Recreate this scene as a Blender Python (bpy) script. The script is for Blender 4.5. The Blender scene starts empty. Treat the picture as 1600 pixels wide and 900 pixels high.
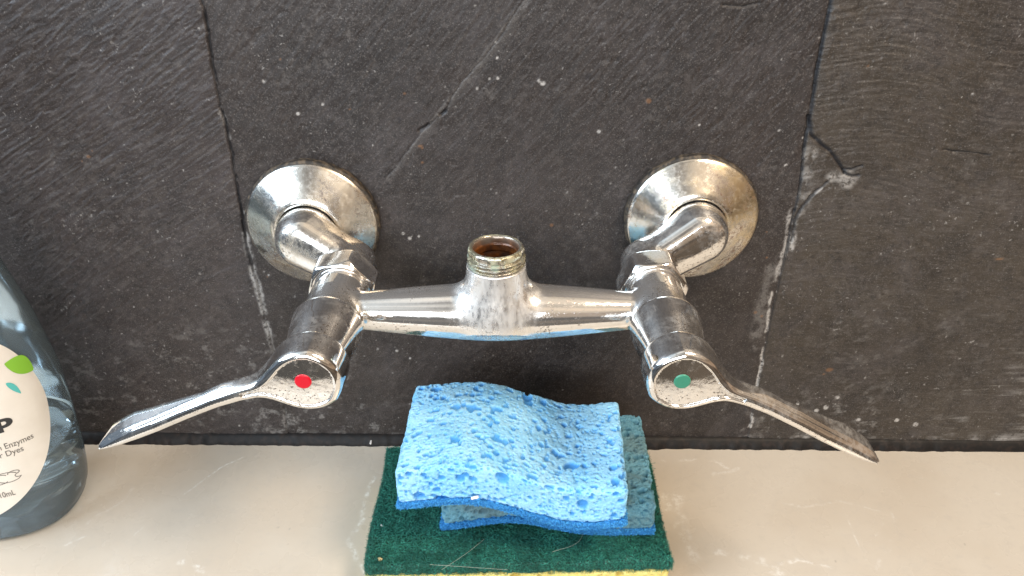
import bpy, math, random
import numpy as np
from mathutils import Vector, Matrix

random.seed(7)
rng = np.random.default_rng(7)
scene = bpy.context.scene
col = scene.collection
R = math.radians

# ------------------------------------------------------------------ camera
CAMD, CAMH = 0.374, 0.329          # metres in front of the wall, above the counter
cam = bpy.data.cameras.new('camera')
cam.sensor_width = 36.0
cam.lens = 36.0 * 1202.0 / 1600.0
cam.clip_start = 0.01
cam.clip_end = 50.0
camo = bpy.data.objects.new('camera', cam)
camo.location = (0.0, -CAMD, CAMH)
camo.rotation_euler = (R(60.0), 0.0, 0.0)
col.objects.link(camo)
scene.camera = camo

# ------------------------------------------------------------------ world (soft room light)
world = bpy.data.worlds.new('World')
scene.world = world
world.use_nodes = True
wn, wl = world.node_tree.nodes, world.node_tree.links
wn.clear()
w_out = wn.new('ShaderNodeOutputWorld')
w_bg = wn.new('ShaderNodeBackground')
w_tc = wn.new('ShaderNodeTexCoord')
w_sep = wn.new('ShaderNodeSeparateXYZ')
wl.new(w_tc.outputs['Generated'], w_sep.inputs[0])
def w_ramp(src, stops):
    r = wn.new('ShaderNodeValToRGB')
    r.color_ramp.elements.remove(r.color_ramp.elements[1])
    for i, (p, c) in enumerate(stops):
        e = r.color_ramp.elements[0] if i == 0 else r.color_ramp.elements.new(p)
        e.position = p
        e.color = (*c, 1)
    wl.new(src, r.inputs[0])
    return r.outputs[0]
def w_map(src, a, b):
    m = wn.new('ShaderNodeMapRange')
    m.inputs['From Min'].default_value = a
    m.inputs['From Max'].default_value = b
    wl.new(src, m.inputs['Value'])
    return m.outputs[0]
vert = w_ramp(w_map(w_sep.outputs['Z'], -1, 1), [
    (0.0, (0.10, 0.085, 0.07)), (0.40, (0.14, 0.115, 0.09)), (0.50, (0.10, 0.08, 0.065)),
    (0.54, (0.34, 0.29, 0.24)), (0.66, (0.30, 0.25, 0.20)), (0.72, (0.70, 0.62, 0.52)), (1.0, (0.85, 0.78, 0.68))])
side = w_ramp(w_map(w_sep.outputs['X'], -1, 1), [
    (0.0, (0.55, 0.85, 1.35)), (0.28, (0.75, 0.95, 1.2)), (0.42, (1.0, 1.0, 1.0)), (0.6, (1.0, 0.92, 0.82)), (1.0, (0.98, 0.80, 0.64))])
w_mix = wn.new('ShaderNodeMix'); w_mix.data_type = 'RGBA'; w_mix.blend_type = 'MULTIPLY'
w_mix.inputs['Factor'].default_value = 1.0
wl.new(vert, w_mix.inputs['A']); wl.new(side, w_mix.inputs['B'])
w_n = wn.new('ShaderNodeTexNoise'); w_n.inputs['Scale'].default_value = 3.2; w_n.inputs['Detail'].default_value = 3
wl.new(w_tc.outputs['Generated'], w_n.inputs['Vector'])
w_nr = w_ramp(w_n.outputs[0], [(0.36, (0.35, 0.35, 0.36)), (0.5, (0.95, 0.95, 0.95)), (0.62, (1.35, 1.3, 1.25))])
w_mix2 = wn.new('ShaderNodeMix'); w_mix2.data_type = 'RGBA'; w_mix2.blend_type = 'MULTIPLY'
w_mix2.inputs['Factor'].default_value = 1.0
wl.new(w_mix.outputs['Result'], w_mix2.inputs['A']); wl.new(w_nr, w_mix2.inputs['B'])
wl.new(w_mix2.outputs['Result'], w_bg.inputs['Color'])
w_bg.inputs['Strength'].default_value = 0.88
wl.new(w_bg.outputs[0], w_out.inputs[0])

# ------------------------------------------------------------------ lamps
def area(name, loc, target, sx, sy, power, colour, spread=180):
    l = bpy.data.lights.new(name, 'AREA')
    l.shape = 'RECTANGLE'; l.size = sx; l.size_y = sy
    l.energy = power; l.color = colour
    l.spread = R(spread)
    o = bpy.data.objects.new(name, l)
    o.location = loc
    o.rotation_euler = (Vector(target) - Vector(loc)).to_track_quat('-Z', 'Y').to_euler()
    col.objects.link(o)
    return o
area('window_light', (-0.92, -0.46, 0.76), (0, -0.03, 0.12), 0.8, 0.62, 15.0, (0.72, 0.86, 1.0))
area('ceiling_light', (0.50, -0.42, 0.95), (0, -0.03, 0.12), 0.26, 0.26, 8.6, (1.0, 0.84, 0.66))
area('front_sheen_light', (-0.20, -1.30, 0.52), (0, -0.05, 0.10), 0.9, 0.40, 11.5, (0.92, 0.96, 1.0))  # added lamp with no seen source, lays a sheen on the upper wall

scene.view_settings.view_transform = 'Standard'
scene.view_settings.look = 'None'
scene.view_settings.exposure = 0.0
scene.view_settings.gamma = 1.0
scene.cycles.max_bounces = 10
scene.cycles.transparent_max_bounces = 12
scene.cycles.caustics_refractive = True
scene.cycles.sample_clamp_indirect = 4.0

# ------------------------------------------------------------------ numeric helpers
def hash3(ix, iy, iz, seed):
    h = (ix.astype(np.int64) * 374761393 + iy.astype(np.int64) * 668265263
         + iz.astype(np.int64) * 2147483647 + seed * 1274126177) & 0xffffffff
    h = ((h ^ (h >> 13)) * 1274126177) & 0xffffffff
    h = ((h ^ (h >> 15)) * 2246822519) & 0xffffffff
    return ((h ^ (h >> 16)) & 0xffffff).astype(np.float64) / 0xffffff
def vn2(x, y, seed=0):
    """2D value noise in 0..1"""
    fx, fy = np.floor(x), np.floor(y)
    ix, iy = fx.astype(np.int64), fy.astype(np.int64)
    tx, ty = x - fx, y - fy
    tx = tx * tx * (3 - 2 * tx); ty = ty * ty * (3 - 2 * ty)
    z = np.zeros_like(ix)
    a = hash3(ix, iy, z, seed); b = hash3(ix + 1, iy, z, seed)
    c = hash3(ix, iy + 1, z, seed); d = hash3(ix + 1, iy + 1, z, seed)
    return (a * (1 - tx) + b * tx) * (1 - ty) + (c * (1 - tx) + d * tx) * ty
def fb2(x, y, octv=4, seed=0, gain=0.5):
    s = np.zeros_like(x); a = 1.0; t = 0
    for o in range(octv):
        s += a * vn2(x * 2 ** o + 17.3 * o, y * 2 ** o - 9.1 * o, seed + o); t += a; a *= gain
    return s / t
def vn3(p, seed=0):
    f = np.floor(p); i = f.astype(np.int64); t = p - f
    t = t * t * (3 - 2 * t)
    r = 0
    for dx in (0, 1):
        wx = t[:, 0] if dx else 1 - t[:, 0]
        for dy in (0, 1):
            wy = t[:, 1] if dy else 1 - t[:, 1]
            for dz in (0, 1):
                wz = t[:, 2] if dz else 1 - t[:, 2]
                r = r + wx * wy * wz * hash3(i[:, 0] + dx, i[:, 1] + dy, i[:, 2] + dz, seed)
    return r
def fb3(p, octv=3, seed=0):
    s = 0; a = 1.0; t = 0
    for o in range(octv):
        s = s + a * vn3(p * 2 ** o + 5.7 * o, seed + o); t += a; a *= .5
    return s / t
def sstep(a, b, x):
    t = np.clip((x - a) / (b - a), 0, 1)
    return t * t * (3 - 2 * t)
def on_wall(u, v):
    """photo reading (1600x900) -> x, z on the wall plane"""
    dy = 450 - v
    t = CAMD / (1041.0 + 0.5 * dy)
    return t * (u - 800), CAMH + t * (-601.0 + 0.866 * dy)
def on_top(u, v):
    """photo reading -> x, y on the counter plane"""
    dy = 450 - v
    t = CAMH / (601.0 - 0.866 * dy)
    return t * (u - 800), t * (1041.0 + 0.5 * dy) - CAMD
def polyline_dist(X, Z, pts):
    d = np.full(X.shape, 1.0)
    for (x0, z0), (x1, z1) in zip(pts[:-1], pts[1:]):
        vx, vz = x1 - x0, z1 - z0
        L = vx * vx + vz * vz + 1e-12
        t = np.clip(((X - x0) * vx + (Z - z0) * vz) / L, 0, 1)
        d = np.minimum(d, np.hypot(X - x0 - t * vx, Z - z0 - t * vz))
    return d

# ------------------------------------------------------------------ mesh helpers
def mesh_np(name, V, quads=None, tris=None, smooth=True, normals=None):
    me = bpy.data.meshes.new(name)
    V = np.asarray(V, dtype=np.float32)
    nq = 0 if quads is None else len(quads); nt = 0 if tris is None else len(tris)
    me.vertices.add(len(V)); me.vertices.foreach_set('co', V.ravel())
    parts, starts, tot = [], [], 0
    if nq: parts.append(np.asarray(quads).ravel()); starts.append(np.arange(nq) * 4); tot = nq * 4
    if nt: parts.append(np.asarray(tris).ravel()); starts.append(tot + np.arange(nt) * 3)
    loops = np.concatenate(parts).astype(np.int32); st = np.concatenate(starts).astype(np.int32)
    me.loops.add(len(loops)); me.loops.foreach_set('vertex_index', loops)
    me.polygons.add(nq + nt); me.polygons.foreach_set('loop_start', st)
    me.update(calc_edges=True)
    me.validate()
    if smooth: me.polygons.foreach_set('use_smooth', np.ones(len(me.polygons), dtype=bool))
    if normals is not None and len(me.vertices) == len(V):
        me.normals_split_custom_set_from_vertices([tuple(n) for n in normals])
    return me
def attr(me, name, vals):
    a = me.attributes.new(name, 'FLOAT', 'POINT')
    a.data.foreach_set('value', np.asarray(vals, dtype=np.float32).ravel())
def link(name, me, material=None, parent=None):
    o = bpy.data.objects.new(name, me); col.objects.link(o)
    if material:
        me.materials.clear(); me.materials.append(material)
    if parent: o.parent = parent
    return o
def empty(name, loc, rot=(0, 0, 0)):
    o = bpy.data.objects.new(name, None); col.objects.link(o)
    o.location = loc; o.rotation_euler = rot
    o.empty_display_size = 0.02
    return o
def tag(o, label=None, cat=None, group=None, kind=None):
    if label: o['label'] = label
    if cat: o['category'] = cat
    if group: o['group'] = group
    if kind: o['kind'] = kind
    return o
def grid_quads(nu, nv, wrap_u=False):
    """quads of a grid whose vertex index is i*nv + j"""
    i = np.arange(nu if wrap_u else nu - 1); j = np.arange(nv - 1)
    I, J = np.meshgrid(i, j, indexing='ij'); I2 = (I + 1) % nu
    return np.stack([I * nv + J, I2 * nv + J, I2 * nv + J + 1, I * nv + J + 1], -1).reshape(-1, 4)
def lathe(name, profile, axis='Z', seg=128, fn=None):
    """profile [(r, h)] revolved round the axis"""
    P = np.array(profile, float)
    a = np.linspace(0, 2 * np.pi, seg, endpoint=False)
    A, K = np.meshgrid(a, np.arange(len(P)), indexing='ij')
    r = P[K, 0]; h = P[K, 1]
    if fn is not None: r, h = fn(A, r, h)
    if axis == 'Z': V = np.stack([r * np.cos(A), r * np.sin(A), h], -1)
    else: V = np.stack([r * np.cos(A), h, -r * np.sin(A)], -1)
    return mesh_np(name, V.reshape(-1, 3), grid_quads(seg, len(P), True))
def resample(profile, step, rnd=0.0):
    """round the corners of a polyline profile and resample it"""
    P = [np.array(p, float) for p in profile]
    out = [P[0]]
    for k in range(1, len(P) - 1):
        a, b, c = P[k - 1], P[k], P[k + 1]
        la, lc = np.linalg.norm(a - b), np.linalg.norm(c - b)
        r = min(rnd, la * .45, lc * .45)
        p0 = b + (a - b) / la * r; p1 = b + (c - b) / lc * r
        for t in (0, .25, .5, .75, 1):
            out.append((1 - t) ** 2 * p0 + 2 * t * (1 - t) * b + t * t * p1)
    out.append(P[-1])
    res = [out[0]]
    for p in out[1:]:
        L = np.linalg.norm(p - res[-1]); n = max(1, int(L / step))
        s = res[-1].copy()
        for k in range(1, n + 1): res.append(s + (p - s) * k / n)
    return [tuple(p) for p in res]

def smin(a, b, k):
    h = np.clip(0.5 + 0.5 * (b - a) / k, 0, 1)
    return b + (a - b) * h - k * h * (1 - h)
def smax(a, b, k):
    return -smin(-a, -b, k)
def sdf_mesh(name, f, lo, hi, h, proj=4):
    """surface nets over a signed distance function, then vertices pulled on to the surface"""
    ax = [np.arange(lo[k], hi[k] + h, h) for k in range(3)]
    X, Y, Z = np.meshgrid(*ax, indexing='ij')
    F = f(X, Y, Z)
    n = F.shape
    S = F < 0
    c = [S[i:n[0] - 1 + i, j:n[1] - 1 + j, k:n[2] - 1 + k] for i in (0, 1) for j in (0, 1) for k in (0, 1)]
    cnt = sum(x.astype(np.int8) for x in c)
    act = (cnt > 0) & (cnt < 8)
    idx = -np.ones(act.shape, dtype=np.int64)
    cells = np.argwhere(act)
    idx[act] = np.arange(len(cells))
    V = np.stack([ax[0][cells[:, 0]] + h / 2, ax[1][cells[:, 1]] + h / 2, ax[2][cells[:, 2]] + h / 2], -1)
    def grad(P):
        e = h * 0.15; g = []
        for k in range(3):
            d = np.zeros(3); d[k] = e
            A, B = P + d, P - d
            g.append((f(A[:, 0], A[:, 1], A[:, 2]) - f(B[:, 0], B[:, 1], B[:, 2])) / (2 * e))
        return np.stack(g, -1)
    for _ in range(proj):
        g = grad(V); v = f(V[:, 0], V[:, 1], V[:, 2])
        g2 = np.maximum((g * g).sum(1), 0.05)
        st = g * (v / g2)[:, None]
        L = np.linalg.norm(st, axis=1); m = np.minimum(1, h * .7 / np.maximum(L, 1e-12))
        V = V - st * m[:, None]
    N = grad(V); N /= np.maximum(np.linalg.norm(N, axis=1), 1e-9)[:, None]
    Q = []
    for axk in range(3):
        sl0 = [slice(None)] * 3; sl1 = [slice(None)] * 3
        sl0[axk] = slice(0, n[axk] - 1); sl1[axk] = slice(1, n[axk])
        A, B = S[tuple(sl0)], S[tuple(sl1)]
        E = np.argwhere(A != B)
        flip = A[A != B]
        o1, o2 = (axk + 1) % 3, (axk + 2) % 3
        ok = (E[:, o1] > 0) & (E[:, o2] > 0) & (E[:, o1] < n[o1] - 1) & (E[:, o2] < n[o2] - 1)
        E, flip = E[ok], flip[ok]
        def at(d1, d2):
            C = E.copy(); C[:, o1] += d1; C[:, o2] += d2
            return idx[C[:, 0], C[:, 1], C[:, 2]]
        q = np.stack([at(-1, -1), at(0, -1), at(0, 0), at(-1, 0)], -1)
        q[~flip] = q[~flip][:, ::-1]
        Q.append(q)
    Q = np.concatenate(Q)
    return mesh_np(name, V, Q, normals=N)

# ------------------------------------------------------------------ material helpers
class M:
    def __init__(s, name):
        s.m = bpy.data.materials.new(name); s.m.use_nodes = True
        s.n, s.l = s.m.node_tree.nodes, s.m.node_tree.links
        s.b = s.n['Principled BSDF']; s.out = s.n['Material Output']
        s.tc = s.n.new('ShaderNodeTexCoord')
    def noise(s, scale, detail=4, rough=.55, vec=None, dist=0):
        t = s.n.new('ShaderNodeTexNoise'); t.inputs['Scale'].default_value = scale
        t.inputs['Detail'].default_value = detail; t.inputs['Roughness'].default_value = rough
        t.inputs['Distortion'].default_value = dist
        s.l.new(vec or s.tc.outputs['Object'], t.inputs['Vector']); return t.outputs[0]
    def vor(s, scale, feature='F1', vec=None, rnd=1.0):
        t = s.n.new('ShaderNodeTexVoronoi'); t.feature = feature
        t.inputs['Scale'].default_value = scale; t.inputs['Randomness'].default_value = rnd
        s.l.new(vec or s.tc.outputs['Object'], t.inputs['Vector']); return t.outputs[0]
    def mapping(s, rot=(0, 0, 0), sc=(1, 1, 1), src=None):
        t = s.n.new('ShaderNodeMapping'); t.inputs['Rotation'].default_value = rot
        t.inputs['Scale'].default_value = sc
        s.l.new(src or s.tc.outputs['Object'], t.inputs['Vector']); return t.outputs[0]
    def attr(s, name):
        t = s.n.new('ShaderNodeAttribute'); t.attribute_name = name; return t.outputs['Fac']
    def rng(s, src, a, b, c=0.0, d=1.0):
        t = s.n.new('ShaderNodeMapRange'); t.interpolation_type = 'SMOOTHSTEP'
        for k, v in zip(('From Min', 'From Max', 'To Min', 'To Max'), (a, b, c, d)): t.inputs[k].default_value = v
        s.l.new(src, t.inputs['Value']); return t.outputs[0]
    def math(s, op, a, b=0.0):
        t = s.n.new('ShaderNodeMath'); t.operation = op
        for k, v in enumerate((a, b)):
            if isinstance(v, (int, float)): t.inputs[k].default_value = v
            else: s.l.new(v, t.inputs[k])
        return t.outputs[0]
    def mix(s, f, a, b, mode='MIX'):
        t = s.n.new('ShaderNodeMix'); t.data_type = 'RGBA'; t.blend_type = mode
        for k, v in (('Factor', f), ('A', a), ('B', b)):
            if isinstance(v, (int, float)): t.inputs[k].default_value = v
            elif isinstance(v, tuple): t.inputs[k].default_value = (*v[:3], 1)
            else: s.l.new(v, t.inputs[k])
        return t.outputs['Result']
    def bump(s, h, strength, dist, prev=None):
        t = s.n.new('ShaderNodeBump'); t.inputs['Strength'].default_value = strength
        t.inputs['Distance'].default_value = dist
        s.l.new(h, t.inputs['Height'])
        if prev: s.l.new(prev, t.inputs['Normal'])
        return t.outputs[0]
    def set(s, **kw):
        for k, v in kw.items():
            k = {'col': 'Base Color', 'rough': 'Roughness', 'metal': 'Metallic', 'normal': 'Normal', 'ior': 'IOR',
                 'spec': 'Specular IOR Level', 'trans': 'Transmission Weight', 'sss': 'Subsurface Weight',
                 'coat': 'Coat Weight', 'sheen': 'Sheen Weight', 'alpha': 'Alpha'}[k]
            if isinstance(v, (int, float)): s.b.inputs[k].default_value = v
            elif isinstance(v, tuple): s.b.inputs[k].default_value = (*v[:3], 1)
            else: s.l.new(v, s.b.inputs[k])
        return s

def chrome(name, base=(0.90, 0.885, 0.87), film=0.35, rough=(0.03, 0.15), specks=0.58, tint=(0.74, 0.70, 0.63), blotch=1.0):
    k = M(name)
    big = k.noise(45, 5, .6); fine = k.noise(420, 4, .65); sp = k.noise(900, 3, .6)
    mask = k.rng(big, .44, .64)
    fm = k.math('MULTIPLY', mask, k.rng(fine, .35, .62))
    c = k.mix(k.math('MULTIPLY', fm, film), base, tint)
    dots = k.math('MULTIPLY', k.rng(sp, specks, specks + .05), k.rng(k.noise(60, 3), .45, .6))
    c = k.mix(k.math('MULTIPLY', dots, .75 * blotch), c, (0.13, 0.085, 0.05))
    r = k.math('ADD', k.rng(k.math('ADD', k.math('MULTIPLY', big, .6), k.math('MULTIPLY', fine, .4)), .40, .66, rough[0], rough[1]),
               k.math('MULTIPLY', dots, .35))
    # pale dried drops
    dr = k.rng(k.vor(190), .0, .16, 1, 0)
    dr = k.math('MULTIPLY', dr, k.rng(k.noise(38, 2), .50, .60))
    c = k.mix(k.math('MULTIPLY', dr, .5), c, (0.75, 0.74, 0.70))
    r = k.math('ADD', r, k.math('MULTIPLY', dr, .2))
    b = k.bump(fine, .05, .0004); b = k.bump(k.noise(70, 3), .12, .0006, b)
    k.set(col=c, rough=r, metal=k.math('SUBTRACT', .985, k.math('MULTIPLY', fm, .16)), normal=b)
    return k.m
MAT = {}
MAT['chrome'] = chrome('chrome_polished')
MAT['chrome_dull'] = chrome('chrome_mineral_filmed', film=.75, rough=(.08, .28), specks=.55, tint=(.72, .66, .54))
def neck_film(m):
    """limescale film on the neck under the threaded outlet"""
    k = M.__new__(M); k.m = m; k.n, k.l = m.node_tree.nodes, m.node_tree.links; k.b = k.n['Principled BSDF']; k.tc = k.n.new('ShaderNodeTexCoord')
    sp = k.n.new('ShaderNodeVectorMath'); sp.operation = 'MULTIPLY_ADD'
    sp.inputs[1].default_value = (1.0, 0.0, .8); sp.inputs[2].default_value = (0, 0, -.010)
    k.l.new(k.tc.outputs['Object'], sp.inputs[0])
    ln = k.n.new('ShaderNodeVectorMath'); ln.operation = 'LENGTH'; k.l.new(sp.outputs[0], ln.inputs[0])
    dist = k.math('ADD', ln.outputs['Value'], k.math('MULTIPLY', k.math('SUBTRACT', k.noise(130, 5, .7), .5), .020))
    near = k.rng(dist, .010, .024, 1, 0)
    st = k.rng(k.noise(1.0, 5, .7, vec=k.mapping((0, 0, 0), (300, 300, 90))), .30, .75)
    f = k.math('MULTIPLY', near, st)
    oc = k.b.inputs['Base Color'].links[0].from_socket; orr = k.b.inputs['Roughness'].links[0].from_socket
    k.set(col=k.mix(k.math('MULTIPLY', f, .6), oc, (0.46, 0.44, 0.41)), rough=k.math('ADD', orr, k.math('ADD', k.math('MULTIPLY', f, .24), k.math('MULTIPLY', near, .10))),
          metal=k.math('SUBTRACT', .92, k.math('MULTIPLY', f, .5)))
    return m
MAT['chrome_body'] = chrome('chrome_water_spotted', film=.45, rough=(.03, .17), specks=.56)

def simple(name, c, rough=.5, **kw):
    k = M(name); k.set(col=c, rough=rough, **kw); return k.m

# slate: colour follows stains carried by the wall mesh
def slate(name, rot, base, base2, streak=1.0):
    k = M(name)
    mp = k.mapping((0, 0, 0), (60, 60, 420), src=k.mapping((0, rot, 0)))
    st = k.noise(1.0, 5, .65, vec=mp, dist=.8)
    big = k.noise(9, 5, .6); mid = k.noise(60, 5, .65); fine = k.noise(700, 3, .6)
    c = k.mix(k.rng(big, .3, .7), base, base2)
    c = k.mix(k.math('MULTIPLY', k.rng(k.noise(22, 5, .7, dist=.5), .48, .66), .32), c, (0.078, 0.068, 0.070))
    c = k.mix(k.math('MULTIPLY', k.rng(k.noise(15, 4, .65, dist=.4), .52, .68), .40), c, (0.013, 0.0105, 0.0105))
    c = k.mix(k.math('MULTIPLY', k.rng(st, .50, .72), .34 * streak), c, (0.115, 0.098, 0.088))
    c = k.mix(k.math('MULTIPLY', k.rng(mid, .46, .72), .42), c, (0.014, 0.012, 0.012))
    # dust and limescale: carried by the mesh, broken up here
    speck = k.math('MULTIPLY', k.rng(k.noise(520, 2, .5), .66, .72), k.rng(k.noise(35, 3), .42, .62))
    c = k.mix(k.math('MULTIPLY', speck, .55), c, (0.30, 0.285, 0.27))
    haze = k.math('MULTIPLY', k.rng(k.noise(150, 6, .75), .50, .70), k.rng(k.noise(16, 3), .46, .66))
    c = k.mix(k.math('MULTIPLY', haze, .34), c, (0.19, 0.175, 0.165))
    c = k.mix(k.math('MULTIPLY', k.rng(k.noise(230, 5, .75), .50, .66), .42), c, (0.082, 0.070, 0.064))
    c = k.mix(k.math('MULTIPLY', k.rng(k.noise(310, 4, .7), .52, .66), .5), c, (0.014, 0.012, 0.012))
    f2 = k.rng(k.noise(1500, 2, .6), .54, .70)
    c = k.mix(k.math('MULTIPLY', f2, .42), c, (0.17, 0.155, 0.145))
    w = k.math('MULTIPLY', k.attr('lime'), k.rng(k.noise(420, 4, .7), .32, .55))
    c = k.mix(w, c, (0.42, 0.40, 0.38))
    c = k.mix(k.attr('rust'), c, (0.27, 0.13, 0.055))
    c = k.mix(k.attr('grout'), c, (0.013, 0.013, 0.016))
    r = k.rng(k.math('ADD', k.math('MULTIPLY', mid, .6), k.math('MULTIPLY', st, .4)), .35, .65, .36, .62)
    b = k.bump(st, .6, .0006 * streak)
    b = k.bump(mid, .35, .0006, b)
    b = k.bump(fine, .45, .0004, b)
    k.set(col=c, rough=r, spec=.42, normal=b)
    return k.m
MAT['slate_left'] = slate('slate_diagonal_cleft', R(33), (0.049, 0.0395, 0.0385), (0.027, 0.0215, 0.021), .9)
MAT['slate_mid'] = slate('slate_smooth', R(50), (0.037, 0.029, 0.0265), (0.019, 0.0152, 0.0145), .5)
MAT['slate_right'] = slate('slate_wavy_cleft', R(-4), (0.055, 0.0445, 0.035), (0.030, 0.024, 0.0195), .9)

# ------------------------------------------------------------------ the wall: three slate tiles in one relief sheet
def spaced(a, b, step, lo, hi):
    core = list(np.arange(a, b + step, step))
    left, s, x = [], step, a
    while x > lo: s = min(s * 1.25, .03); x -= s; left.append(max(x, lo))
    right, s, x = [], step, core[-1]
    while x < hi: s = min(s * 1.25, .03); x += s; right.append(min(x, hi))
    return np.array(left[::-1] + core + right)
JL = [on_wall(u, v) for u, v in ((296, -150), (318, 0), (326, 60), (333, 105), (346, 165), (357, 215), (366, 262), (374, 310), (380, 350), (388, 395), (398, 430), (410, 480), (424, 530), (437, 600), (452, 690))]
JR = [on_wall(u, v) for u, v in ((1316, -150), (1297, 0), (1283, 70), (1271, 140), (1263, 190), (1258, 215), (1250, 290), (1236, 350), (1222, 420), (1208, 480), (1196, 540), (1184, 600), (1172, 660), (1167, 700))]
JL = [(JL[0][0], .9)] + JL + [(JL[-1][0], -.05)]
JR = [(JR[0][0], .9)] + JR + [(JR[-1][0], -.05)]
XL = lambda z: np.interp(z, [p[1] for p in JL[::-1]], [p[0] for p in JL[::-1]])
XR = lambda z: np.interp(z, [p[1] for p in JR[::-1]], [p[0] for p in JR[::-1]])
xs = spaced(-.262, .262, .00055, -.95, .95)
zs = spaced(-.002, .272, .00055, -.05, .95)
GX, GZ = np.meshgrid(xs, zs, indexing='ij')
jx = (fb2(GX * 120, GZ * 120, 3, 3) - .5) * .0016
jz = (fb2(GX * 120 + 40, GZ * 120, 3, 9) - .5) * .0016
dL = polyline_dist(GX + jx, GZ, JL); dR = polyline_dist(GX + jx * .6, GZ, JR)
left = GX < XL(GZ); right = GX > XR(GZ)
H = np.zeros_like(GX)
def cleft(x, z, ang, fx, fz, warp, seed):
    c, s = math.cos(ang), math.sin(ang)
    w = (fb2(x * 14, z * 14, 3, seed + 50) - .5) * warp
    a = (x * c + z * s) * fx; b = (-x * s + z * c + w) * fz
    n = fb2(a, b, 3, seed, .55)
    r = 1 - np.abs(2 * n - 1)
    saw = np.mod(b * .5 + n * 2.2, 1.0)
    return r * .55 + saw * .45 * sstep(.2, .6, n)
# left tile: torn diagonal clefts, strongest in the top left corner
aL = sstep(.05, .24, GZ - .35 * (GX + .14)) * .95 + .04
H += np.where(left, (cleft(GX, GZ, R(33), 60, 330, .010, 11) * .0007 + cleft(GX, GZ, R(30), 110, 620, .006, 12) * .0005) * aL, 0)
# middle: shallow fine grain
H += np.where(~left & ~right, cleft(GX, GZ, R(50), 60, 330, .010, 23) * .00022 * (.5 + sstep(.1, .25, GZ)), 0)
# right tile: long wavy ripples falling to the right
aR = sstep(.04, .22, GZ + .25 * (GX - .15)) * .85 + .15
zz = GZ + .9 * np.maximum(GX - .15, 0) ** 2 + .004 * np.sin(GX * 60)
H += np.where(right, (cleft(GX, zz, R(-3), 40, 330, .008, 37) * .0007 + cleft(GX, zz, R(-2), 90, 640, .005, 38) * .0005) * aR, 0)
H += (fb2(GX * 9, GZ * 9, 3, 5) - .5) * .0010
H += (fb2(GX * 160, GZ * 160, 3, 6) - .5) * .00035
pits = sstep(.72, .80, fb2(GX * 230, GZ * 230, 2, 77)) * sstep(.45, .6, fb2(GX * 18, GZ * 18, 2, 78))
H -= pits * .00022
# tile faces do not quite line up
H += np.where(left, .0005, 0) + np.where(right, .0007, 0)
grout = np.zeros_like(GX); lime = np.zeros_like(GX); rust = np.zeros_like(GX)
wL = np.interp(GZ, [0, .10, .135, .15, .27], [.0003, .0003, .0007, .0005, .0004])
wR = np.interp(GZ, [0, .14, .19, .205, .27], [.0002, .0003, .0003, .0006, .0005])
for d, w in ((dL, wL), (dR, wR)):
    m = 1 - sstep(w * .8, w * 1.5, d)
    keep = np.interp(GZ, [0, .11, .128, .16, .27], [.25, .2, .55, 1, 1]) if d is dL else np.interp(GZ, [0, .118, .15, .27], [.12, .12, .85, 1])
    H -= m * .0010 * (.4 + .6 * keep); grout = np.maximum(grout, m * keep)
    H -= (1 - sstep(0, .004, d)) * .0003
def W(pts): return [on_wall(u, v) for u, v in pts]
def crack(pts, w, depth, dark=1.0, side=None):
    global H, grout
    d = polyline_dist(GX + jx * 1.2, GZ + jz * 1.2, W(pts))
    wv = w * (.5 + 1.2 * fb2(GX * 90, GZ * 90, 2, 91))
    m = 1 - sstep(wv * .6, wv * 1.4, d)
    H -= m * depth; grout = np.maximum(grout, m * dark)
# chipped piece beside the right joint, filled with black sealant
crack([(1262, 180), (1266, 207), (1284, 224), (1303, 240), (1312, 255), (1320, 268)], .0007, .0010)
crack([(1318, 262), (1330, 262), (1345, 258)], .0006, .0008, .8)
crack([(1318, 268), (1332, 272), (1340, 272)], .0009, .0008, .8)
crack([(1292, 282), (1270, 300), (1252, 320), (1241, 345), (1234, 375)], .0006, .0012, .7)
crack([(818, 0), (800, 30), (778, 62), (752, 95), (722, 128), (706, 150), (697, 172), (664, 200), (640, 232), (606, 275)], .00018, .0005, .45)
crack([(697, 172), (690, 178)], .0008, .001, .8)
crack([(668, 195), (655, 205)], .0008, .001, .6)
crack([(1470, 232), (1515, 234), (1545, 238)], .00035, .0007, .6)
crack([(1130, 6), (1160, 10), (1185, 4)], .0005, .0006, .3)
# faint paler band along one side of the diagonal crack
cx = W([(818, 0), (606, 275)])
sd = (GX - cx[0][0]) * (cx[1][1] - cx[0][1]) - (GZ - cx[0][1]) * (cx[1][0] - cx[0][0])
dd = polyline_dist(GX, GZ, W([(818, 0), (778, 62), (722, 128), (664, 200), (606, 275)]))
lime = np.maximum(lime, .10 * (1 - sstep(0, .005, dd)) * (sd < 0))
def lime_line(pts, w, amt):
    global lime
    d = polyline_dist(GX + jx * 2, GZ + jz * 2, W(pts))
    lime = np.maximum(lime, amt * (1 - sstep(w * .3, w, d)) * sstep(.3, .55, fb2(GX * 220, GZ * 160, 3, 55)))
lime_line([(380, 335), (388, 385), (397, 430)], .0030, .8)
lime_line([(396, 430), (408, 470), (422, 528)], .0026, .9)
lime_line([(348, 175), (358, 215)], .0020, .45)
lime_line([(425, 530), (440, 620), (448, 670)], .0016, .35)
lime_line([(1234, 340), (1222, 400), (1210, 450)], .0020, .75)
lime_line([(1208, 440), (1198, 505), (1186, 585), (1174, 650), (1171, 668)], .0012, 1.3)
lime_line([(1210, 420), (1190, 480), (1178, 540)], .006, .22)
lime_line([(1284, 292), (1262, 306), (1246, 330)], .0014, .6)
lime_line([(1240, 330), (1236, 385)], .0030, .8)
lime_line([(1302, 276), (1320, 272), (1326, 280)], .0060, .55)
lime_line([(1268, 235), (1262, 275), (1250, 330)], .0050, .35)
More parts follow.
